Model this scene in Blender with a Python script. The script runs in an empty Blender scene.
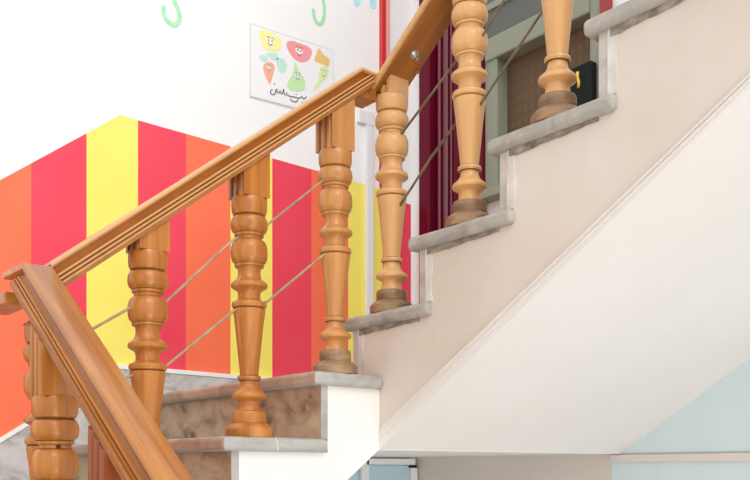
import bpy, bmesh, math, random
from mathutils import Vector, Matrix
random.seed(4)
S = bpy.context.scene
COL = S.collection

# ------------------------------------------------------------------ materials
def mat(name, rgb, rough=.5, spec=.5, coat=0, metal=0):
    m = bpy.data.materials.new(name); m.use_nodes = True
    b = m.node_tree.nodes['Principled BSDF']
    b.inputs['Base Color'].default_value = (*rgb, 1)
    b.inputs['Roughness'].default_value = rough
    b.inputs['Specular IOR Level'].default_value = spec
    b.inputs['Coat Weight'].default_value = coat
    b.inputs['Coat Roughness'].default_value = .12
    b.inputs['Metallic'].default_value = metal
    return m

def noisy(name, stops, scale=(4, 4, 4), detail=6, rough=.5, bump=0, coat=0, spec=.5, dist=0, bscale=None, coord='Object', nscale=1.0, rot=(0,0,0)):
    """noise -> colour ramp (stops = [(pos, rgb)...])"""
    m = mat(name, stops[0][1], rough, spec, coat); nt = m.node_tree; N = nt.nodes; L = nt.links
    b = N['Principled BSDF']
    tc = N.new('ShaderNodeTexCoord'); mp = N.new('ShaderNodeMapping'); mp.inputs['Scale'].default_value = scale
    if any(rot):
        m0 = N.new('ShaderNodeMapping'); m0.inputs['Rotation'].default_value = rot; L.new(tc.outputs[coord], m0.inputs[0])
    no = N.new('ShaderNodeTexNoise'); no.inputs['Scale'].default_value = nscale; no.inputs['Detail'].default_value = detail
    no.inputs['Distortion'].default_value = dist; no.inputs['Roughness'].default_value = .6
    cr = N.new('ShaderNodeValToRGB'); e = cr.color_ramp.elements
    e[0].position = stops[0][0]; e[0].color = (*stops[0][1], 1)
    e[1].position = stops[-1][0]; e[1].color = (*stops[-1][1], 1)
    for p, c in stops[1:-1]:
        k = e.new(p); k.color = (*c, 1)
    L.new((m0.outputs[0] if any(rot) else tc.outputs[coord]), mp.inputs[0]); L.new(mp.outputs[0], no.inputs['Vector'])
    L.new(no.outputs['Fac'], cr.inputs[0]); L.new(cr.outputs[0], b.inputs['Base Color'])
    if bump:
        bp = N.new('ShaderNodeBump'); bp.inputs['Strength'].default_value = bump; bp.inputs['Distance'].default_value = .004
        n2 = N.new('ShaderNodeTexNoise'); n2.inputs['Scale'].default_value = bscale or 60; n2.inputs['Detail'].default_value = 5
        L.new(tc.outputs[coord], n2.inputs['Vector']); L.new(n2.outputs['Fac'], bp.inputs['Height'])
        L.new(bp.outputs[0], b.inputs['Normal'])
    return m

WL, WM, WD = (.57, .235, .048), (.43, .150, .024), (.25, .072, .010)
def wood(name, scale, pale=0, rot=(0,0,0)):
    mix = lambda c: tuple(a + (b - a) * pale for a, b in zip(c, (.80, .50, .22)))
    return noisy(name, [(.25, mix(WD)), (.5, mix(WM)), (.72, mix(WL))], scale, 8, .36, 0, .22, .4, .6, rot=rot)
M = {}
M['wood_z'] = wood('varnished_wood_upright', (26, 26, 2.2))
M['wood_z_lit'] = wood('top_lit_varnished_wood_upright', (26, 26, 2.2), .58)  # same wood, light from above painted in as a paler tone
M['wood_z_half_lit'] = wood('half_lit_varnished_wood_upright', (26, 26, 2.2), .2)  # same wood with a weaker painted-in light from above
M['wood_y'] = wood('varnished_wood_rail', (60, 2.5, 60), .5, rot=(-math.atan(.772), 0, 0))
M['wood_x'] = wood('varnished_wood_near_rail', (2.5, 50, 50), .0, rot=(0, -math.atan(.70), 0))
M['groove'] = noisy('dark_groove_bands', [(.3, (.10, .034, .008)), (.7, (.20, .070, .014))], (20, 20, 20), 4, .5)  # darker brown for the narrow groove bands of the balusters
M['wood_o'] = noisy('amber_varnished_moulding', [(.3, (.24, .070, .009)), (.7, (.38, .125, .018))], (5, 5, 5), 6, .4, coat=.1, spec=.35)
M['groove_r'] = noisy('brown_rail_grooves', [(.3, (.24, .088, .018)), (.7, (.36, .14, .03))], (20, 20, 20), 4, .5)  # mid brown for the groove faces of the rails
M['wood_red'] = noisy('reddish_brown_wood', [(.3, (.20, .040, .008)), (.7, (.33, .075, .014))], (26, 26, 2.2), 6, .4, coat=.2)
M['base_w'] = noisy('worn_brown_wood', [(.3, (.13, .075, .04)), (.5, (.27, .155, .075)), (.7, (.42, .27, .14))], (14, 14, 30), 8, .5, coat=.15)
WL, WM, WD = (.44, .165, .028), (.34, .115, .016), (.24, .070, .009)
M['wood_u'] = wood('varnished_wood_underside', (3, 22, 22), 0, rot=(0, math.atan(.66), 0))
M['white'] = noisy('white_wall_paint', [(.3, (.86, .86, .87)), (.7, (.90, .90, .905))], (3, 3, 3), 4, .6, .05)
M['plaster'] = noisy('white_stair_plaster', [(.3, (.745, .70, .665)), (.7, (.785, .745, .715))], (2.5, 2.5, 2.5), 5, .6, .08, bscale=30)
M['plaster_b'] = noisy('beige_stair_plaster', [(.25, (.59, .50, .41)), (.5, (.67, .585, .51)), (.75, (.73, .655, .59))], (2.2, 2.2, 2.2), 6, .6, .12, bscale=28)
M['orange'] = noisy('orange_wall_paint', [(.3, (.90, .15, .065)), (.7, (.94, .18, .08))], (4, 4, 4), 4, .5)
M['red'] = noisy('raspberry_wall_paint', [(.3, (.80, .045, .09)), (.7, (.84, .06, .105))], (4, 4, 4), 4, .5)
M['yellow'] = noisy('yellow_wall_paint', [(.3, (.90, .78, .13)), (.7, (.94, .82, .17))], (4, 4, 4), 4, .5)
M['blue'] = noisy('pale_blue_paint', [(.3, (.60, .70, .72)), (.7, (.63, .73, .75))], (18, 3, 1), 4, .5)
M['blue2'] = noisy('light_blue_door_paint', [(.3, (.46, .63, .71)), (.7, (.50, .67, .74))], (3, 3, 3), 4, .45)
M['beige'] = noisy('beige_lower_wall_paint', [(.3, (.64, .565, .51)), (.7, (.68, .605, .55))], (3, 3, 3), 4, .6)
M['pink'] = mat('pinkish_trim_paint', (.70, .60, .56), .5)
M['floor'] = noisy('pale_stone_floor', [(.3, (.76, .73, .70)), (.7, (.82, .79, .76))], (3, 3, 3), 5, .4)
M['marble'] = noisy('worn_grey_marble', [(.28, (.18, .16, .135)), (.42, (.33, .305, .27)), (.6, (.45, .42, .375)), (.8, (.58, .55, .50))], (9, 9, 14), 8, .42, .25, dist=.8)
M['marble_e'] = noisy('pale_grey_marble_edge', [(.28, (.27, .265, .245)), (.5, (.38, .37, .345)), (.75, (.49, .475, .44))], (10, 10, 14), 8, .35, .1, dist=.6)
M['marble_n'] = noisy('brown_polished_nosing', [(.28, (.25, .17, .115)), (.5, (.36, .26, .185)), (.75, (.48, .37, .28))], (9, 9, 14), 8, .28, .08, dist=.6)
M['riser'] = noisy('brown_mottled_marble', [(.34, (.13, .085, .05)), (.43, (.32, .235, .145)), (.56, (.46, .365, .235)), (.8, (.55, .46, .33))], (11, 11, 15), 9, .35, .05, dist=.5)
M['riser_u'] = noisy('beige_grey_marble', [(.28, (.36, .32, .27)), (.5, (.50, .455, .40)), (.75, (.62, .57, .51))], (10, 10, 14), 8, .4, .1, dist=.6)
M['mortar'] = noisy('rough_grey_mortar', [(.3, (.13, .10, .075)), (.5, (.27, .225, .17)), (.7, (.44, .39, .33))], (28, 28, 34), 9, .8, .6, bscale=80)
M['mortar_w'] = noisy('smeared_white_mortar', [(.3, (.46, .42, .37)), (.5, (.62, .58, .53)), (.7, (.74, .71, .68))], (24, 24, 12), 9, .7, .4, bscale=60)
M['skirt'] = noisy('pale_grey_veined_marble', [(.30, (.20, .19, .16)), (.40, (.42, .41, .39)), (.52, (.56, .56, .55)), (.8, (.68, .685, .68))], (9, 9, 12), 9, .35, 0, dist=1.2)
M['maroon'] = mat('glossy_maroon_paint', (.13, .004, .018), .3, .15, 0)
M['maroon_g'] = mat('very_glossy_maroon_paint', (.14, .004, .022), .15, .6, .4)
M['redtrim'] = mat('red_gloss_paint', (.62, .035, .025), .3)
M['redtrim_d'] = mat('dark_red_gloss_paint', (.34, .022, .03), .35)
M['pinkred'] = mat('pink_highlight_paint', (.86, .42, .42), .4)  # highlight of the red strip, painted as a pink tone
M['sage'] = mat('grey_green_frame_paint', (.29, .315, .25), .5, .2)
M['sagedark'] = mat('grey_green_glass', (.13, .15, .135), .5, .2)
M['blind'] = None
M['rod'] = noisy('weathered_brass_rod', [(.3, (.10, .07, .038)), (.7, (.24, .17, .09))], (30, 30, 30), 4, .35)
M['rod_l'] = noisy('pale_brass_rod', [(.3, (.26, .18, .09)), (.7, (.46, .34, .19))], (30, 30, 30), 4, .35)
M['steel'] = mat('zinc_bolt', (.75, .76, .78), .25, metal=1)
M['copper'] = mat('copper_screw', (.75, .38, .2), .3, metal=1)
M['black'] = mat('black_plastic', (.008, .014, .013), .6, .15)
M['hole'] = mat('dark_drill_hole', (.03, .012, .004), .8)
M['ymark'] = mat('yellow_mark', (.85, .62, .05), .5)
M['mint'] = noisy('mint_green_mural_paint', [(.35, (.33, .72, .42)), (.65, (.46, .80, .54))], (60, 60, 60), 3, .6)
M['cyan'] = noisy('aqua_mural_paint', [(.35, (.36, .80, .84)), (.65, (.55, .88, .90))], (60, 60, 60), 3, .6)
M['paper'] = mat('white_poster_paper', (.86, .865, .90), .4)
M['paper_edge'] = mat('grey_poster_border', (.60, .61, .68), .5)
M['cyel'] = mat('lemon_yellow_crayon', (.94, .86, .36), .6)
M['cred'] = mat('tomato_red_crayon', (.86, .32, .34), .6)
M['corg'] = mat('carrot_orange_crayon', (.88, .42, .30), .6)
M['cgrn'] = mat('pear_green_crayon', (.52, .80, .42), .6)
M['cteal'] = mat('leaf_green_crayon', (.50, .79, .68), .6)
M['cbrn'] = None
M['clime'] = mat('lime_crayon', (.68, .83, .38), .6)
M['ink'] = mat('black_ink', (.13, .13, .15), .6)
M['eye'] = mat('white_crayon', (.9, .9, .92), .6)
M['trunk'] = mat('white_trunking_plastic', (.80, .81, .83), .4)

def grid_mat(name, base, line, sx, sz):
    m = mat(name, base, .7); nt = m.node_tree; N = nt.nodes; L = nt.links
    tc = N.new('ShaderNodeTexCoord'); w1 = N.new('ShaderNodeTexWave'); w1.bands_direction = 'X'; w1.inputs['Scale'].default_value = sx
    w2 = N.new('ShaderNodeTexWave'); w2.bands_direction = 'Z'; w2.inputs['Scale'].default_value = sz
    no = N.new('ShaderNodeTexNoise'); no.inputs['Scale'].default_value = 5
    mu = N.new('ShaderNodeMath'); mu.operation = 'MULTIPLY'; mu2 = N.new('ShaderNodeMath'); mu2.operation = 'MULTIPLY'
    cr = N.new('ShaderNodeValToRGB'); cr.color_ramp.elements[0].color = (*base, 1); cr.color_ramp.elements[1].color = (*line, 1)
    cr.color_ramp.elements[0].position = .05; cr.color_ramp.elements[1].position = .5
    L.new(tc.outputs['Object'], w1.inputs['Vector']); L.new(tc.outputs['Object'], w2.inputs['Vector']); L.new(tc.outputs['Object'], no.inputs['Vector'])
    L.new(w1.outputs['Fac'], mu.inputs[0]); L.new(w2.outputs['Fac'], mu.inputs[1])
    L.new(mu.outputs[0], mu2.inputs[0]); L.new(no.outputs['Fac'], mu2.inputs[1])
    L.new(mu2.outputs[0], cr.inputs[0]); L.new(cr.outputs[0], N['Principled BSDF'].inputs['Base Color'])
    return m
M['blind'] = grid_mat('brown_woven_blind', (.12, .072, .036), (.165, .09, .038), 10, 7)
M['cbrn'] = grid_mat('striped_brown_crayon', (.80, .55, .20), (.62, .38, .12), 18, 26)

# ------------------------------------------------------------------ mesh helpers
def link(name, bm, mats, parent=None, smooth=False, kind=None, label=None, cat=None, group=None, bevel=0, seg=2):
    me = bpy.data.meshes.new(name)
    bmesh.ops.recalc_face_normals(bm, faces=bm.faces)
    bm.to_mesh(me); bm.free()
    if not isinstance(mats, (list, tuple)): mats = [mats]
    for m in mats: me.materials.append(M[m] if isinstance(m, str) else m)
    if smooth:
        for p in me.polygons: p.use_smooth = True
        if smooth != True: me.set_sharp_from_angle(angle=math.radians(smooth))
    o = bpy.data.objects.new(name, me); COL.objects.link(o)
    if parent: o.parent = parent
    if bevel:
        b = o.modifiers.new('bevel', 'BEVEL'); b.width = bevel; b.segments = seg; b.limit_method = 'ANGLE'
    tag(o, label, cat, group, kind)
    return o

def tag(o, label=None, cat=None, group=None, kind=None):
    if label: o['label'] = label
    if cat: o['category'] = cat
    if group: o['group'] = group
    if kind: o['kind'] = kind
    return o

def empty(name, loc, label=None, cat=None, group=None, kind=None):
    o = bpy.data.objects.new(name, None); COL.objects.link(o); o.location = loc; o.empty_display_size = .05
    return tag(o, label, cat, group, kind)

def box(bm, a, b, mi=0):
    (x0, y0, z0), (x1, y1, z1) = a, b
    v = [bm.verts.new(p) for p in ((x0,y0,z0),(x1,y0,z0),(x1,y1,z0),(x0,y1,z0),(x0,y0,z1),(x1,y0,z1),(x1,y1,z1),(x0,y1,z1))]
    fs = [bm.faces.new([v[i] for i in q]) for q in ((0,3,2,1),(4,5,6,7),(0,1,5,4),(1,2,6,5),(2,3,7,6),(3,0,4,7))]
    for f in fs: f.material_index = mi
    return fs          # bottom, top, -y, +x, +y, -x

def B(*boxes):
    bm = bmesh.new()
    for a, b in boxes: box(bm, a, b)
    return bm

def prism(bm, poly, axis, a, b, mi=0):
    """poly = list of 2D points; axis 0: points are (y,z) swept in x; 1: (x,z) swept in y; 2: (x,y) swept in z"""
    def P(p, t):
        return ((t, p[0], p[1]), (p[0], t, p[1]), (p[0], p[1], t))[axis]
    n = len(poly); A = [bm.verts.new(P(p, a)) for p in poly]; C = [bm.verts.new(P(p, b)) for p in poly]
    fs = [bm.faces.new(A), bm.faces.new(C[::-1])]
    for i in range(n):
        fs.append(bm.faces.new([A[i], C[i], C[(i+1) % n], A[(i+1) % n]]))
    for f in fs: f.material_index = mi
    return fs

def tube(bm, pts, r, n=8):
    pts = [Vector(p) for p in pts]; rings = []
    for i, p in enumerate(pts):
        d = (pts[min(i+1, len(pts)-1)] - pts[max(i-1, 0)]).normalized()
        u = d.orthogonal().normalized() if abs(d.z) > .99 else d.cross(Vector((0,0,1))).normalized()
        w = d.cross(u).normalized()
        rings.append([bm.verts.new(p + (u*math.cos(2*math.pi*k/n) + w*math.sin(2*math.pi*k/n))*r) for k in range(n)])
    for a, b in zip(rings, rings[1:]):
        for k in range(n): bm.faces.new([a[k], a[(k+1)%n], b[(k+1)%n], b[k]])
    bm.faces.new(rings[0][::-1]); bm.faces.new(rings[-1])

def lathe(bm, prof, n=40):
    rings = []
    for r, z in prof:
        rings.append([bm.verts.new((r*math.cos(2*math.pi*k/n), r*math.sin(2*math.pi*k/n), z)) for k in range(n)])
    for a, b in zip(rings, rings[1:]):
        for k in range(n): bm.faces.new([a[k], a[(k+1)%n], b[(k+1)%n], b[k]])
    bm.faces.new(rings[0][::-1]); bm.faces.new(rings[-1])

# ------------------------------------------------------------------ dimensions
R_ = .165                      # riser
T1, T2 = .2511, .2691          # goings of middle and upper flight
YB, XC = -.1852, -.1112        # riser of the landing / of the first step up
XL, YF = -1.03, 1.02           # striped wall plane / window wall plane
NO = .03; OV = .018; TH = .034 # nosing, side overhang, slab thickness
SOF = .573

# ------------------------------------------------------------------ staircase (concrete, marble, plaster)
stair = empty('staircase', (-.5, 0, -1.98), 'white plastered concrete staircase with worn grey marble treads turning up beside the striped wall', 'staircase')
SL = stair.location.copy()
def sp(name, bm, mats, **k):
    for v in bm.verts: v.co -= SL
    return link(name, bm, mats, stair, **k)

# middle flight + landing body (profile in y,z)
yq = YB - 2*T1                                   # riser above the lower landing
t = .02
prof = [(yq+t, -.495-.2), (yq+t, -R_*2-TH), (YB-T1+t, -R_*2-TH), (YB-T1+t, -R_-TH), (YB+t, -R_-TH), (YB+t, -TH), (0, -TH), (0, -.19), (-.005, -.192)]
bm = bmesh.new(); prism(bm, prof, 0, XL+.001, 0)
sp('flight_body', bm, 'plaster')
bm = bmesh.new(); box(bm, (XL+.001, 0, -.19), (0, YF-.001, -TH)); sp('landing_slab', bm, 'plaster')
# top flight body (profile in x,z)
xs = XC + .02
NU = 7
prof = [(xs, 0-TH), (xs, R_-TH)]
for i in range(1, NU):
    prof += [(XC+i*T2+.02, i*R_-TH), (XC+i*T2+.02, (i+1)*R_-TH)]
xe = XC+NU*T2
prof += [(xe, NU*R_-TH), (xe, -.188+.60*xe), (.0, -.188), (0, -TH-.001)]
bm = bmesh.new(); prism(bm, prof, 1, 0, YF-.001)
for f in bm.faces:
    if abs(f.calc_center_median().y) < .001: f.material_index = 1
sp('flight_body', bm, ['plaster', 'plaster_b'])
# raised plaster bead along the foot of the upper stringer
bm = bmesh.new()
def band(z0, s0_, z1, s1_, th_): prism(bm, [(0, z0), (1.5, z0+s0_*1.5), (1.5, z1+s1_*1.5), (0, z1)], 1, -th_, .001)
band(-.143, .569, -.139, .569, .0045)
band(-.164, .582, -.161, .582, .0045)
band(-.1893, .600, -.139, .569, .0015)
sp('plaster_bead', bm, 'plaster')

def slab(x0, y0, x1, y1, ztop, mats=('marble',), idx=None, rb=.011):
    bm = bmesh.new(); fs = box(bm, (x0, y0, ztop-TH), (x1, y1, ztop))
    if idx:
        for k, mi in idx.items(): fs[k].material_index = mi
    for v in bm.verts: v.co -= SL
    return link('tread', bm, list(mats), stair, smooth=50, bevel=rb, seg=4)
# landing + middle flight treads
lowt = dict(mats=('marble_e', 'marble_n', 'marble'), idx={2: 1, 1: 2})
slab(XL+.016, YB-NO, OV, 0, 0, **lowt)
slab(XL+.016, YB-T1-NO, OV, YB+.012, -R_, **lowt)
slab(XL+.016, YB-2*T1-NO, OV, YB-T1+.012, -2*R_, **lowt)
bm = B(((XL+.001, 0, -TH), (XC+.05, YF-.001, 0))); sp('landing_floor', bm, 'marble')
for i in range(3):
    y = YB - i*T1
    bm = bmesh.new(); fs = box(bm, (XL+.016, y, -(i+1)*R_), (0.001, y+t, -i*R_-TH)); fs[3].material_index = 1
    sp('riser', bm, ['riser', 'marble_e'])
# upper flight treads and risers
def wob(k, s_): return .0022*math.sin(k*.31+s_*2.1) + .0011*math.sin(k*.83+s_) + .0006*math.sin(k*2.3+s_*3)
for i in range(NU):
    x = XC + i*T2; z = (i+1)*R_
    slab(x-NO, -OV, x+T2+(.045 if i < NU-1 else 0), .24 if False else YF-.002, z, mats=('marble',), rb=.012)
    bm = bmesh.new(); fs = box(bm, (x, -.001, z-R_), (x+.022, YF-.002, z-TH)); sp('riser', bm, 'riser_u')
    # mortar smear beside each riser end and below each slab
    bm = bmesh.new(); n = 30; zz0, zz1 = z-R_+(.001 if i else .001), z-TH
    L_ = [(x+.022, zz0 + (zz1-zz0)*k/n) for k in range(n+1)]
    Rr = [(x+.022+.022+wob(k, i), zz0 + (zz1-zz0)*k/n) for k in range(n+1)]
    prism(bm, L_ + Rr[::-1], 1, -.0025, .001); sp('mortar_smear', bm, 'mortar_w')
    bm = bmesh.new(); n = 44; x0, x1 = x+.03, x+T2+.0
    T_ = [(x0 + (x1-x0)*k/n, z-TH+.001) for k in range(n+1)]
    Bo = [(x0 + (x1-x0)*k/n, z-TH-.016+.009*k/n+.45*wob(k, i+5)) for k in range(n+1)]
    prism(bm, T_ + Bo[::-1], 1, -.004, .001); sp('mortar_bed', bm, 'mortar')
# lower landing and the first flight down towards the viewer
bm = B(((XL+.001, -1.86, -.495-.2), (0, yq+t, -.495-TH))); sp('lower_landing_slab', bm, 'plaster')
slab(XL+.016, -1.86, OV, yq+.012, -.495, mats=('marble',))
y0, y1 = -1.86, -.83
N0 = 8; prof = [(0, -.495-.2)]
top = []
for k in range(N0):
    top += [(.27*k, -.67-R_*k-TH), (.27*(k+1)-.02 if k < N0-1 else .27*(k+1), -.67-R_*k-TH)]
    if k < N0-1: top += []
poly = [(0, -.86), (0, -.67-TH)]
for k in range(N0):
    poly.append((.27*(k+1)-.022, -.67-R_*k-TH))
    if k < N0-1: poly.append((.27*(k+1)-.022, -.67-R_*(k+1)-TH))
poly += [(.27*N0-.022, -1.98), (.27*N0-.30, -1.98)]
bm = bmesh.new(); prism(bm, poly, 1, y0, y1); sp('flight_body', bm, 'plaster')
for k in range(N0):
    bm = B(((.27*k-.022, y0, -.67-R_*k), (.27*k, y1, -.495-R_*k-TH))); sp('riser', bm, 'riser')
    slab(.27*k-.02, y0-.0, .27*(k+1)+.025, y1+OV, -.67-R_*k, mats=('marble',))

# ------------------------------------------------------------------ setting
def zb(y):   # top edge of the marble skirting
    return .10 + (.66*(y+.271) if y < -.271 else -.012*(y+.271))
def zt(y):   # top edge of the painted stripes
    return .924 + (.76*(y+.264) if y < -.264 else -.028*(y+.264)) - (.03 if y > .865 else 0)
bm = bmesh.new()
ds, s0 = .1751, -.5518
order = ['red', 'yellow', 'red', 'orange', 'yellow', 'red', 'orange', 'yellow', 'red']
cols = {}
edges = [s0 + i*ds for i in range(-8, 9)] + [YF]
pre = ['orange', 'yellow', 'red', 'orange', 'yellow', 'red', 'yellow', 'orange']   # going left from s0, last = nearest
seq = ['yellow', 'red', 'orange', 'yellow', 'red', 'orange', 'red', 'orange'] + ['red', 'yellow', 'red', 'orange', 'yellow', 'red', 'orange', 'yellow', 'red']
mi = {'white': 0, 'orange': 1, 'red': 2, 'yellow': 3, 'beige': 4}
ZB, ZT = -1.98, 2.6
for i in range(len(edges)-1):
    ya, yb = edges[i], edges[i+1]
    cuts = sorted({ya, yb} | {c for c in (-.271, -.264, .866, 1.0) if ya < c < yb})
    for a, b in zip(cuts, cuts[1:]):
        m_ = (a+b)/2; e = 1e-5
        za, zb_, ta, tb = zb(a+e), zb(b-e), zt(a+e), zt(b-e)
        for (p, q, r_, s_, m) in ((ZB, ZB, za, zb_, 'white'), (za, zb_, ta, tb, seq[i]), (ta, tb, ZT, ZT, 'white')):
            if a > .999: m = 'white'
            f = bm.faces.new([bm.verts.new(v) for v in ((XL, a, p), (XL, b, q), (XL, b, s_), (XL, a, r_))]); f.material_index = mi[m]
ya = edges[0]
fs = box(bm, (XL-.12, -3.6, ZB), (XL-.001, YF+.12, ZT))
f = bm.faces.new([bm.verts.new(v) for v in ((XL, -3.6, ZB), (XL, ya, ZB), (XL, ya, ZT), (XL, -3.6, ZT))])
bm.normal_update()
me = bpy.data.meshes.new('wall_left'); bm.to_mesh(me); bm.free()
for k in ('white', 'orange', 'red', 'yellow'): me.materials.append(M[k])
wl = bpy.data.objects.new('wall_left', me); COL.objects.link(wl)
tag(wl, 'white wall painted with broad orange, raspberry and yellow upright stripes', kind='structure')

# window wall: pieces around the maroon door and the window
WX0, WX1, WZ0, WZ1 = -.611, -.075, .80, 2.05
bm = bmesh.new()
th = .14
def wp(a, b, m=0): box(bm, (a[0], YF, a[1]), (b[0], YF+th, b[1]), m)
wp((XL, -.19), (-.990, 2.6)); wp((-.990, 2.05), (4.5, 2.6)); wp((-.990, -.19), (-.611, -.0))
wp((-.611, -.19), (WX1, WZ0)); wp((WX1, .0), (4.5, 2.05)); wp((WX1, -.19), (4.5, 0), 2)
wp((XL, -1.98), (-.036, -.19), 1); wp((-.036, -1.98), (4.5, -.19), 2)
# pale blue under the stair slope
prism(bm, [(-.01, -.188), (2.2, -.186+.60*2.2), (2.2, -.188)], 1, YF-.003, YF+.001, 2)
link('wall_back', bm, ['white', 'beige', 'blue'], kind='structure', label='white upper wall with window and maroon door, pale blue and beige below the stairs')
link('trim_1', B(((-.036, YF-.012, -.216), (4.5, YF, -.193))), 'pink', kind='structure', label='narrow pinkish trim strip across the pale blue wall below the stair')
link('floor', B(((XL, -3.6, -2.08), (4.5, YF, -1.98))), 'floor', kind='structure')

# skirting
bm = bmesh.new()
def quad(y0_, y1_, zbot):
    prism(bm, [(y0_, zbot), (y1_, zbot), (y1_, zb(y1_)-.012), (y0_, zb(y0_)-.012)], 0, XL, XL+.015)
quad(YB-NO, YF, 0); quad(-.271, YB-NO, -R_); quad(YB-T1-NO, -.271, -R_); quad(YB-2*T1-NO, YB-T1-NO, -2*R_); quad(-1.2, YB-2*T1-NO, -.495)
for f in bm.faces: f.material_index = 0
for a, b in ((-1.2, -.271), (-.271, YF)):
    prism(bm, [(a, zb(a)-.012), (b, zb(b)-.012), (b, zb(b)+.002), (a, zb(a)+.002)], 0, XL, XL+.018, 1)
link('baseboard_left', bm, ['skirt', 'white'], kind='structure', label='pale grey veined marble skirting with white top edge, rising along the striped wall')

# cupboard door low on the left wall, under the landing
d2 = empty('door_2', (XL, .87, -1.98), kind='structure')
def rel(o_, bm):
    for v in bm.verts: v.co -= o_.location
    return bm
link('door_frame', rel(d2, B(((XL, .745, -.222), (XL+.03, .998, -.198)), ((XL, .975, -1.98), (XL+.03, 1.01, -.235)), ((XL, .72, -1.98), (XL+.03, .755, -.205)))), 'trunk', d2, label='white painted frame')
link('door_leaf', rel(d2, B(((XL, .757, -1.97), (XL+.02, .973, -.224)))), 'blue2', d2, label='light blue leaf')
link('hinge', rel(d2, B(((XL, .970, -.234), (XL+.034, 1.003, -.223)))), 'black', d2, label='black hinge')
link('wall_panel', rel(d2, B(((XL, .0, -1.98), (XL+.012, .715, -.21)))), 'blue2', d2)

# maroon door beside the corner
d1 = empty('door_1', (-.81, YF, 0), kind='structure')
link('door_frame', rel(d1, B(((-.990, YF-.015, 0), (-.925, YF+.08, 2.05)), ((-.635, YF-.03, 0), (-.611, YF+.08, 2.05)), ((-.990, YF-.03, 1.98), (-.611, YF+.08, 2.05)))), 'maroon', d1, bevel=.008, seg=3)
link('door_leaf', rel(d1, B(((-.925, YF+.03, 0), (-.635, YF+.07, 1.98)))), 'maroon', d1)
bm = bmesh.new()
for x, r in ((-.905, .012), (-.865, .016), (-.835, .008), (-.70, .010), (-.66, .014)):
    tube(bm, [(x, YF+.028, .02), (x, YF+.028, 1.96)], r, 12)
link('moulding', rel(d1, bm), 'maroon_g', d1, smooth=60)
bm = B(((-.815, YF+.012, .12), (-.725, YF+.04, 1.86))); link('door_panel', rel(d1, bm), 'maroon', d1, bevel=.012, seg=3)

# window
w1 = empty('window_1', (-.34, YF, WZ0), kind='structure')
yf0, yf1 = YF-.012, YF+.07
link('window_frame', rel(w1, B(((WX0, yf0, WZ0), (-.548, yf1, WZ1)), ((-.118, yf0, WZ0), (WX1, yf1, WZ1)), ((-.611, YF-.06, WZ0-.03), (WX1, yf1, WZ0)), ((-.548, yf0, WZ1-.06), (-.118, yf1, WZ1)))), 'sage', w1, bevel=.004)
link('transom', rel(w1, B(((-.606, YF-.02, 1.30), (-.118, yf1, 1.385)))), 'sage', w1, bevel=.006, label='grey green transom bar')
link('glazing_bar', rel(w1, B(((-.606, YF-.024, 1.487), (-.118, YF-.016, 1.512)))), 'sage', w1)
link('pane', rel(w1, B(((-.606, YF-.016, 1.385), (-.118, YF-.002, WZ1-.06)))), 'sagedark', w1, label='dark grey green pane')
link('woven_blind', B(((-.548, YF+.045, WZ0+.05), (-.118, YF+.06, 1.30))), 'blind', label='brown woven blind hanging in the lower part of the window behind the stairs', cat='blind')
bm = B(((-.172, YF-.045, WZ0), (-.086, YF-.014, 1.122)))
bl = empty('black_box', (-.16, YF, WZ0+.05), 'small black box with a yellow mark standing in the window beside the stairs', 'box')
link('case', rel(bl, bm), 'black', bl, bevel=.004)
bm = bmesh.new(); tube(bm, [(-0.140, YF-.047, 1.10), (-0.142, YF-.047, 1.085), (-0.136, YF-.047, 1.065), (-0.137, YF-.047, 1.045)], .005, 8)
link('marking', rel(bl, bm), 'ymark', bl, smooth=True, label='yellow mark')
link('trim_2', B(((-.072, YF-.02, .66), (-.032, YF, 2.6))), 'redtrim_d', kind='structure', bevel=.004, label='red painted upright strip to the right of the window')
link('trim_3', B(((XL, .830, .90), (XL+.018, .853, 2.6))), 'redtrim', kind='structure', bevel=.003, label='red painted upright strip on the white wall left of the corner')
link('trim_4', B(((XL, .853, .90), (XL+.010, .880, 2.6))), 'pinkred', kind='structure', label='pink strip painted as highlight beside the red upright strip')
# trunking and socket box
link('cable_trunking', B(((XL, .756, .098), (XL+.014, .792, 1.13))), 'trunk', bevel=.003, label='white upright cable trunking crossing the yellow stripe near the corner', cat='cable trunking')
link('junction_box', B(((XL, .718, 1.131), (XL+.012, .794, 1.187))), 'trunk', bevel=.004, label='small white junction box on top of the upright cable trunking', cat='junction box')

# ------------------------------------------------------------------ wall decorations
def flat(name, pts, m, x=XL, th=.0015, parent=None, **k):
    bm = bmesh.new(); prism(bm, pts, 0, x, x+th)
    if parent: rel(parent, bm)
    return link(name, bm, m, parent, **k)
def smooth_pts(pts, closed, n=5):
    out = []; N_ = len(pts)
    rng = range(N_ if closed else N_-1)
    for i in rng:
        p0, p1, p2, p3 = (pts[(i-1) % N_] if closed or i > 0 else pts[0]), pts[i], pts[(i+1) % N_], (pts[(i+2) % N_] if closed or i+2 < N_ else pts[-1])
        for k in range(n):
            t_ = k/n
            out.append(tuple(.5*((2*p1[j]) + (-p0[j]+p2[j])*t_ + (2*p0[j]-5*p1[j]+4*p2[j]-p3[j])*t_**2 + (-p0[j]+3*p1[j]-3*p2[j]+p3[j])*t_**3) for j in (0, 1)))
    if not closed: out.append(pts[-1])
    return out
def ribbon(pts, w):
    pts = smooth_pts(pts, False); L_, R2 = [], []
    for i, p in enumerate(pts):
        a = pts[max(i-1, 0)]; b = pts[min(i+1, len(pts)-1)]
        d = Vector((b[0]-a[0], b[1]-a[1])).normalized(); n_ = Vector((-d.y, d.x))*w/2
        L_.append((p[0]+n_.x, p[1]+n_.y)); R2.append((p[0]-n_.x, p[1]-n_.y))
    return L_, R2
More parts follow.
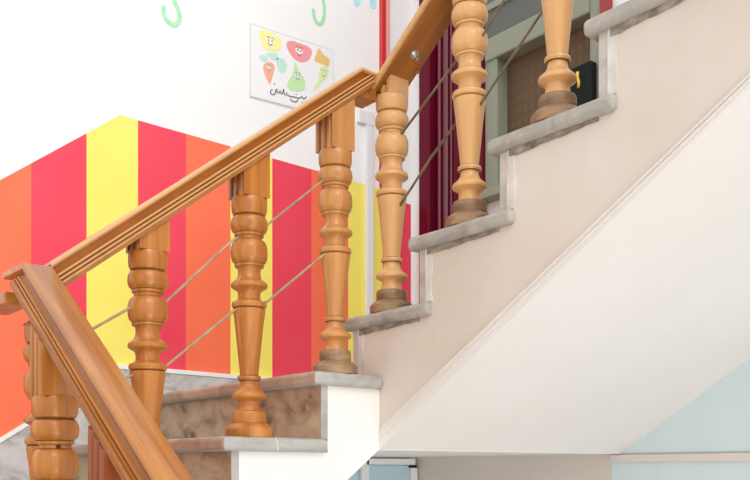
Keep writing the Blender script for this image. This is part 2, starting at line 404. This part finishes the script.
def ribbon_mesh(bm, pts, w, x, th=.0015):
    L_, R2 = ribbon(pts, w)
    for i in range(len(L_)-1):
        prism(bm, [L_[i], L_[i+1], R2[i+1], R2[i]], 0, x, x+th)
h1 = [(-.109,1.333),(-.108,1.302),(-.093,1.283),(-.071,1.279),(-.054,1.295),(-.05,1.319),(-.062,1.345),(-.071,1.364),(-.078,1.42),(-.08,1.50)]
h2 = [(.508,1.517),(.511,1.487),(.525,1.468),(.545,1.473),(.557,1.502),(.558,1.54),(.553,1.565),(.55,1.62),(.55,1.70)]
for pts, w, lb in ((h1, .016, 'mint green painted umbrella handle hook, the left one above the stripes'), (h2, .015, 'mint green painted umbrella handle hook above the fruit poster')):
    bm = bmesh.new(); ribbon_mesh(bm, pts, w, XL)
    link('painted_umbrella_handle', bm, 'mint', label=lb, cat='wall painting', group='painted umbrella handles')
for (cy, cz), lb in (((.716, 1.616), 'aqua painted raindrop at the top edge, farther from the red strip'), ((.798, 1.634), 'aqua painted raindrop at the top edge, nearest the red strip')):
    pts = [(cy, cz+.07), (cy+.012, cz+.03), (cy+.019, cz+.004), (cy+.013, cz-.018), (cy, cz-.025), (cy-.013, cz-.018), (cy-.019, cz+.004), (cy-.012, cz+.03)]
    flat('painted_raindrop', smooth_pts(pts, True, 3), 'cyan', label=lb, cat='wall painting', group='painted raindrops')

po = empty('poster', (XL, .42, 1.11), 'white poster of smiling fruit and vegetables with handwriting, on the wall above the handrail', 'poster')
PX = XL+.002
flat('border', [(.227, 1.107), (.603, 1.117), (.600, 1.385), (.227, 1.376)], 'paper_edge', XL, .0018, po)
flat('paper', [(.231, 1.113), (.600, 1.122), (.597, 1.381), (.231, 1.372)], 'paper', XL, .003, po)
X1 = XL+.003
def pic(name, pts, m, lab=None, x=X1): return flat(name, smooth_pts(pts, True, 4), m, x, .0008, po, label=lab)
def face(cy, cz, s, ang=0):
    bm = bmesh.new()
    def ell(y, z, ry, rz, x, n=12): prism(bm, [(y+ry*math.cos(2*math.pi*k/n), z+rz*math.sin(2*math.pi*k/n)) for k in range(n)], 0, x, x+.0005)
    ell(cy-.6*s, cz+.2*s, .5*s, .6*s, X1+.001); ell(cy+.6*s, cz+.25*s, .5*s, .6*s, X1+.001); ell(cy, cz-.6*s, .75*s, .4*s, X1+.001)
    rel(po, bm); link('eyes', bm, 'eye', po)
    bm = bmesh.new()
    ell(cy-.5*s, cz+.2*s, .18*s, .25*s, X1+.002); ell(cy+.55*s, cz+.25*s, .18*s, .25*s, X1+.002)
    ribbon_mesh(bm, [(cy-.7*s, cz-.5*s), (cy, cz-.95*s), (cy+.7*s, cz-.45*s)], .18*s, X1+.002, .0004)
    ribbon_mesh(bm, [(cy-1.1*s, cz+.8*s), (cy-.6*s, cz+1.1*s), (cy-.2*s, cz+.85*s)], .12*s, X1+.002, .0004)
    ribbon_mesh(bm, [(cy+.2*s, cz+.9*s), (cy+.6*s, cz+1.15*s), (cy+1.1*s, cz+.85*s)], .12*s, X1+.002, .0004)
    rel(po, bm); link('face_lines', bm, 'ink', po)
pic('lemon_picture', [(.262,1.355),(.282,1.366),(.318,1.369),(.349,1.362),(.363,1.346),(.354,1.317),(.331,1.303),(.304,1.299),(.282,1.308),(.271,1.331)], 'cyel')
pic('tomato_picture', [(.386,1.353),(.409,1.364),(.447,1.365),(.485,1.362),(.499,1.347),(.485,1.315),(.456,1.297),(.423,1.298),(.4,1.314),(.386,1.334)], 'cred')
pic('carrot_picture', [(.284,1.239),(.309,1.258),(.331,1.249),(.328,1.225),(.313,1.179),(.301,1.187),(.286,1.213)], 'corg')
pic('leaf_picture', [(.264,1.264),(.286,1.278),(.304,1.264),(.282,1.252)], 'cteal')
pic('leaf_picture', [(.295,1.286),(.34,1.296),(.345,1.276),(.318,1.270)], 'cteal')
pic('leaf_picture', [(.340,1.277),(.368,1.286),(.386,1.264),(.372,1.233),(.349,1.238)], 'cteal')
pic('pear_picture', [(.42,1.289),(.433,1.273),(.442,1.256),(.464,1.238),(.468,1.203),(.447,1.185),(.409,1.178),(.386,1.19),(.398,1.22),(.414,1.248)], 'cgrn')
pic('pineapple_picture', [(.531,1.372),(.553,1.354),(.582,1.342),(.574,1.312),(.548,1.316),(.512,1.318),(.518,1.344)], 'cbrn')
pic('corn_picture', [(.543,1.305),(.577,1.306),(.572,1.275),(.548,1.248),(.528,1.223),(.509,1.206),(.512,1.227),(.528,1.247),(.533,1.28)], 'clime')
for a in ((.312, 1.333, .014), (.440, 1.333, .015), (.306, 1.236, .009), (.434, 1.238, .012), (.553, 1.281, .011)): face(*a)
bm = bmesh.new()
for s_ in ([(.322,1.160),(.314,1.150),(.316,1.142),(.326,1.141),(.335,1.150),(.336,1.163)], [(.330,1.184),(.333,1.179)],
           [(.343,1.168),(.341,1.158),(.349,1.153),(.356,1.163),(.361,1.153),(.368,1.160),(.371,1.173),(.373,1.158),(.380,1.153)],
           [(.386,1.166),(.384,1.158),(.395,1.154),(.418,1.156),(.442,1.158),(.452,1.166),(.462,1.160),(.474,1.172)],
           [(.400,1.145),(.412,1.138),(.428,1.141),(.436,1.152)], [(.452,1.146),(.456,1.144)], [(.426,1.170),(.429,1.168)]):
    ribbon_mesh(bm, s_, .0042, X1, .0008)
rel(po, bm); link('handwriting', bm, 'ink', po, label='black handwritten line')

# ------------------------------------------------------------------ balusters
PROF = [(.0,0),(.0565,0),(.0575,.004),(.0575,.019),(.0560,.021),(.0520,.026),(.046,.031),(.0425,.033),(.0395,.0345),(.0405,.037),(.0405,.056),(.0385,.061),
        (.029,.064),(.0265,.070),(.0255,.078),(.0265,.086),(.029,.0885),(.0355,.091),(.0405,.0945),(.0415,.099),(.0400,.1035),(.034,.1085),(.027,.115),(.0235,.121),(.0215,.129),
        (.0215,.134),(.026,.1355),(.0285,.140),(.0275,.145),(.0225,.1475),(.0220,.150),(.0245,.175),(.0285,.215),(.0325,.255),(.0362,.285),(.0383,.298),(.0385,.304),(.036,.3065),
        (.0400,.3085),(.0420,.314),(.0405,.320),(.033,.323),(.0270,.328),(.0262,.336),(.0272,.344),(.030,.349),(.0375,.3525),(.0430,.3565),(.0437,.361),(.0425,.3655),(.0365,.3700),(.0305,.3750),
        (.0275,.382),(.0265,.390),(.0268,.398),(.029,.404),(.0345,.4050),(.0350,.4100),(.0340,.4115),(.0405,.418),(.0432,.428),(.0438,.440),(.0428,.452),(.0390,.4625),(.034,.4670),
        (.030,.4690),(.0298,.475),(.0345,.4775),(.0350,.4825),(.0338,.4840),(.0405,.489),(.0435,.497),(.0442,.505),(.0430,.514),(.0395,.5215),(.034,.5255),(.0385,.528),(.0415,.536),(.0425,.548),(.0425,.562),(.040,.567),(0,.567)]
cut = 12
base_prof = PROF[:cut]; shaft_prof = [(0, .061)] + [PROF[cut-1]] + PROF[cut:]
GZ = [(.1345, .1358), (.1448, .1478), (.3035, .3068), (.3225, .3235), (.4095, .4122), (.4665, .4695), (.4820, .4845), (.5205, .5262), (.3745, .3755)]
def mesh_of(prof, name, m):
    pr = [(max(r, .0004), z) for r, z in prof]
    bm = bmesh.new(); lathe(bm, pr)
    for f in bm.faces:
        z_ = f.calc_center_median().z
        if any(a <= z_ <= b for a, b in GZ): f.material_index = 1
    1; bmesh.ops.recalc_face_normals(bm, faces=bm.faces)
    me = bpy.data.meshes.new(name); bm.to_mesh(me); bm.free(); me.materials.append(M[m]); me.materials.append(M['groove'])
    for p in me.polygons: p.use_smooth = True
    me.set_sharp_from_angle(angle=math.radians(36))
    return me
SH = {m: mesh_of(shaft_prof, 'turned_shaft', m) for m in ('wood_z', 'wood_z_lit', 'wood_z_half_lit')}
BA = {m: mesh_of(base_prof, 'base', m2) for m, m2 in (('wood_z', 'wood_z'), ('wood_z_lit', 'base_w'), ('wood_z_half_lit', 'base_w'))}
def baluster(x, y, z, top, label, m='wood_z', group='turned wooden balusters', h=.0357, mb=None):
    """top(x, y) -> height of the rail's underside"""
    o = empty('baluster', (x, y, z), label, 'baluster', group)
    for nm, me in (('turned_shaft', SH[m]), ('base', BA[m])):
        c = bpy.data.objects.new(nm, me); COL.objects.link(c); c.parent = o
    # square block, fluted on the -y and +y faces, cut to the slope of the rail
    xs_ = []
    fl = [(-h, 0), (-h+.010, 0), (-h+.0135, .009), (-h+.0195, .009), (-h+.023, 0), (-h+.034, 0), (-h+.0375, .010), (-h+.044, .010), (-h+.0475, 0), (-h+.058, 0), (-h+.061, .006), (h-.004, .006), (h, .0)]
    ring = [(a, -h+d) for a, d in fl] + [(a, h-d) for a, d in fl[::-1]]
    bm = bmesh.new()
    bot = [bm.verts.new((a, b, .567)) for a, b in ring]; tp = [bm.verts.new((a, b, top(x+a, y+b)-z-.0005)) for a, b in ring]
    n = len(ring)
    for i in range(n): bm.faces.new([bot[i], bot[(i+1)%n], tp[(i+1)%n], tp[i]])
    # caps as strips so that flutes stay concave
    k = len(fl)
    for i in range(k-1):
        j, j2 = i, i+1; q, q2 = n-1-i, n-2-i
        bm.faces.new([bot[j], bot[j2], bot[q2], bot[q]]); bm.faces.new([tp[j], tp[q], tp[q2], tp[j2]])
    link('fluted_block', bm, mb or m, o)
    return o
# underside of the rails
r1top = lambda y: .791 + .772*(y+.05)
rail1_bot = lambda x, y: r1top(min(y, -.05)) - .068
rail2_bot = lambda x, y: .757 + .66*x
rail0_bot = lambda x, y: ((.173 - .70*max(x, .013)) - .088) if y < -.83 else .128
SB = -.043
baluster(-.002, .043, R_, rail2_bot, 'baluster at the turn of the handrail, on the first step above the landing', 'wood_z_lit', h=.031)
baluster(.287, .043, 2*R_, rail2_bot, 'baluster toned as top-lit in front of the maroon door, its top out of frame', 'wood_z_lit')
baluster(.554, .043, 3*R_, rail2_bot, 'baluster toned as top-lit standing before the brown woven blind, only its lower half in view', 'wood_z_lit')
baluster(.820, .043, 4*R_, rail2_bot, 'baluster above the top edge of the photo on the highest visible step', 'wood_z_lit')
baluster(SB, YB+.075, 0, rail1_bot, 'baluster on the landing edge in front of the orange stripe, tall fluted block on top', 'wood_z_half_lit')
baluster(SB-.003, YB+.075-T1, -R_, rail1_bot, 'baluster on the step just below the landing, between the orange and raspberry stripes', 'wood_z')
baluster(SB-.004, YB+.069-2*T1, -2*R_, rail1_bot, 'baluster whose foot hides behind the nearest sloping handrail, before a raspberry stripe', 'wood_z')
baluster(-.155, -.807, -.495, rail0_bot, 'corner baluster mostly hidden behind the larger one at lower left', 'wood_z')
b_near = baluster(.104, -.876, -.67, rail0_bot, 'large near baluster at lower left with a small drilled hole', 'wood_z')
baluster(.396, -.876, -.835, rail0_bot, 'nearest baluster, only its dark reddish top block seen under the near handrail', 'wood_z', mb='wood_red')
# drilled hole on the near baluster
dv = Vector((1.84-.095, -1.485+.876, 0)).normalized(); dr = Vector((-dv.y, dv.x, 0))
bm = bmesh.new(); pc = dv*.0285 + dr*.006
tube(bm, [tuple(pc + Vector((0,0,.472))), tuple(pc + dv*.0018 + Vector((0,0,.472)))], .0042, 14)
link('drilled_hole', bm, 'hole', b_near, label='small dark drilled hole')

# ------------------------------------------------------------------ handrails
def sect(h, hw):
    s = hw/.038; k = h/.070
    half = [(.026,0),(.033,-.001),(.0385,-.004),(.0390,-.009),(.0345,-.012),(.0325,-.0135),(.0315,-.016),(.0270,-.022),(.0262,-.029),(.0290,-.0335),(.0350,-.0355),(.0350,-.0385),(.0285,-.0395),
            (.0285,-.0440),(.0345,-.0455),(.0345,-.0490),(.0285,-.0505),(.0285,-.0545),(.0345,-.0560),(.0345,-.0580),(.0375,-.0595),(.0375,-.0700)]
    half = [(a*s, b*k) for a, b in half]
    return half
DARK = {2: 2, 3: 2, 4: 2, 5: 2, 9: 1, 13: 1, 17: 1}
def sweep(path, half, across, dark=DARK):
    """path = list of (along, z_top); vertical sections; across(along, off, z) -> xyz"""
    bm = bmesh.new(); sec = half + [(-a, b) for a, b in half[::-1]]; rings = []
    for al, zt_ in path: rings.append([bm.verts.new(across(al, a, zt_+b)) for a, b in sec])
    n = len(sec); K = len(half)
    for A, C in zip(rings, rings[1:]):
        for i in range(n):
            f = bm.faces.new([A[i], A[(i+1)%n], C[(i+1)%n], C[i]])
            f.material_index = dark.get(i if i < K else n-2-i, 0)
    for rg in (rings[0], rings[-1]):
        k = n//2
        for i in range(k-1): bm.faces.new([rg[i], rg[i+1], rg[n-2-i], rg[n-1-i]])
    return bm
# middle rail, along +y
h1r = empty('handrail', (SB, -.45, .44), 'long moulded orange-brown handrail climbing past the stripes above four balusters', 'handrail', 'moulded wooden handrails')
CAPN = 4
def cap_half(half): return half[:CAPN] + [(half[CAPN-1][0]-.002, half[CAPN-1][1]-.002)]
def body_half(half): return [(half[CAPN][0], half[CAPN-1][1]+.004)] + half[CAPN:]
hs = sect(.068, .038); ac = lambda al, o_, z: (SB+o_, al, z)
bm = sweep([(-.845, r1top(-.845)), (-.05, .791), (.004, .789)], cap_half(hs), ac, {})
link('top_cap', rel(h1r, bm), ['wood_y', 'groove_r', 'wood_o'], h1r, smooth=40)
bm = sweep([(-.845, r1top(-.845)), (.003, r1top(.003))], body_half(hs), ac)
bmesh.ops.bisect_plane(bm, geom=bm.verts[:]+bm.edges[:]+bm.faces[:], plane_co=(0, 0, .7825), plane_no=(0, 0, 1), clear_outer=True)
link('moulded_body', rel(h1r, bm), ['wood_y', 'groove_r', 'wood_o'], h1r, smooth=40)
bm = B(((SB-.034, -.058, .716), (SB+.026, .004, .782))); link('corner_block', rel(h1r, bm), 'wood_u', h1r, bevel=.003)
# near rail, along x
yc = -.878
h0 = empty('handrail', (.3, yc, -.05), 'nearest handrail sloping down to the bottom edge, broad smooth orange top and moulded side', 'handrail', 'moulded wooden handrails')
r0 = lambda x: .173 - .70*x
hs = [(.0275, 0), (.0295, -.002)] + sect(.088, .030)[2:]; ac = lambda al, o_, z: (al, yc+o_, z)
bm = sweep([(-.112, .165), (.013, .164), (.95, r0(.95))], cap_half(hs), ac, {})
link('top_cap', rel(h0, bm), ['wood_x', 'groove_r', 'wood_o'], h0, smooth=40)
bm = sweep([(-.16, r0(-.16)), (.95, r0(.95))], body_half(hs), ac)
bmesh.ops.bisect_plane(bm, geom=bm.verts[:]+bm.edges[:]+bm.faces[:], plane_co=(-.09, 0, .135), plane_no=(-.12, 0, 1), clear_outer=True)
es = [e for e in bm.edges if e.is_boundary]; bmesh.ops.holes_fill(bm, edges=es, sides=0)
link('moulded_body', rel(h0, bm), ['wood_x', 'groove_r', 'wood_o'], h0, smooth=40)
bm = B(((-.26, yc-.026, .102), (-.1125, yc+.026, .128))); link('wall_end', rel(h0, bm), 'wood_x', h0, bevel=.003)
# upper rail
h2r = empty('handrail', (.3, .04, .95), 'upper handrail at top centre seen from its broad flat underside with a bolt', 'handrail', 'moulded wooden handrails')
u0 = lambda x: .757+.66*x
def board(xa, xb, ya, yb, d0, d1):
    bm = bmesh.new(); prism(bm, [(xa, u0(xa)+d0), (xb, u0(xb)+d0), (xb, u0(xb)+d1), (xa, u0(xa)+d1)], 1, ya, yb); return bm
link('rail', rel(h2r, board(-.035, 1.05, .0, .088, 0, .030)), 'wood_u', h2r, bevel=.003)
link('edge_strip', rel(h2r, board(-.035, 1.05, -.010, .0, .002, .022)), 'wood_y', h2r, bevel=.003, label='paler rounded edge strip')
nrm = Vector((.66, 0, -1)).normalized()
p = Vector((.088, .042, u0(.088)))
bm = bmesh.new(); tube(bm, [p, p+nrm*.004], .012, 16); tube(bm, [p+nrm*.003, p+nrm*.010], .0075, 6); tube(bm, [p+nrm*.009, p+nrm*.022], .0035, 8)
link('bolt', rel(h2r, bm), 'steel', h2r, label='shiny steel bolt')
p = Vector((.056, .081, u0(.056)))
bm = bmesh.new(); tube(bm, [p, p+nrm*.006], .006, 12); link('screw', rel(h2r, bm), 'copper', h2r, label='small copper coloured screw')

# ------------------------------------------------------------------ metal rods through the balusters
def rod(pts, label, m='rod'):
    bm = bmesh.new(); tube(bm, pts, .0031, 8)
    link('metal_rod', bm, m, smooth=60, label=label, cat='metal rod', group='thin metal rods through the balusters')
rod([(SB, -.864, -.02), (SB, -.662, .11), (SB, -.585, .125), (SB, -.407, .298), (SB, -.314, .348), (SB, -.158, .48), (SB, -.115, .515)], 'upper thin metal rod crossing the striped wall under the long handrail', 'rod_l')
rod([(SB, -.864, -.165), (SB, -.662, -.038), (SB, -.579, -.012), (SB, -.402, .134), (SB, -.314, .163), (SB, -.151, .297), (SB, -.115, .325)], 'lower thin metal rod crossing the striped wall at mid height of the balusters', 'rod_l')
rod([(0, .043, .605), (.244, .043, .745), (.287, .043, .755), (.335, .043, .775), (.398, .043, .828), (.554, .043, .955), (.82, .043, 1.17)], 'upper thin metal rod rising in front of the maroon door')
rod([(0, .043, .418), (.150, .043, .535), (.237, .043, .591), (.287, .043, .590), (.331, .043, .620), (.502, .043, .750), (.554, .043, .79), (.82, .043, .99)], 'lower thin metal rod rising past the maroon door to the window')
bm = bmesh.new(); tube(bm, [(OV+.0003, -.330, -.166), (OV+.0003, -.322, -.178), (OV+.0003, -.322, -.196)], .0012, 6)
sp('grout_line', bm, 'plaster')

# ------------------------------------------------------------------ light, world, camera
w = bpy.data.worlds.new('world'); S.world = w; w.use_nodes = True
nt = w.node_tree; bg = nt.nodes['Background']
tc = nt.nodes.new('ShaderNodeTexCoord'); dp = nt.nodes.new('ShaderNodeVectorMath'); dp.operation = 'DOT_PRODUCT'
dp.inputs[1].default_value = Vector((.86, -.05, .50)).normalized()
mr = nt.nodes.new('ShaderNodeMapRange'); mr.interpolation_type = 'SMOOTHSTEP'
mr.inputs['From Min'].default_value = -.2; mr.inputs['From Max'].default_value = .95; mr.inputs['To Min'].default_value = .66; mr.inputs['To Max'].default_value = 1.65
nt.links.new(tc.outputs['Generated'], dp.inputs[0]); nt.links.new(dp.outputs['Value'], mr.inputs['Value']); nt.links.new(mr.outputs[0], bg.inputs['Strength'])
bg.inputs[0].default_value = (1, .985, .965, 1)
sun = bpy.data.lights.new('daylight', 'SUN'); sun.energy = .95; sun.angle = math.radians(28); sun.color = (1, .97, .93)
so = bpy.data.objects.new('daylight', sun); COL.objects.link(so)
dirv = Vector((-1, .30, -1.05)); so.rotation_euler = dirv.to_track_quat('-Z', 'Y').to_euler(); so.location = (4, -1, 3)
# unseen area lamp added near the floor to brighten the soffit
ar = bpy.data.lights.new('soffit_fill_lamp', 'AREA'); ar.shape = 'RECTANGLE'; ar.size = 1.6; ar.size_y = 1.2; ar.energy = 40; ar.color = (1, .965, .935)
ao = bpy.data.objects.new('soffit_fill_lamp', ar); COL.objects.link(ao); ao.location = (2.5, -.9, -1.75)
ao.rotation_euler = Vector((-.75, .60, 1.0)).to_track_quat('-Z', 'Z').to_euler()
cam = bpy.data.cameras.new('camera'); co = bpy.data.objects.new('camera', cam); COL.objects.link(co)
cam.sensor_width = 36; cam.lens = 36*913.5/750; cam.shift_y = (469.37-240)/750; cam.clip_start = .02
co.location = (1.8385, -1.4852, -.2405); co.rotation_euler = (math.radians(90), 0, math.radians(51.3467))
S.camera = co
S.view_settings.view_transform = 'Standard'; S.view_settings.look = 'None'; S.view_settings.gamma = 1
S.view_settings.use_curve_mapping = False; S.view_settings.exposure = -0.06
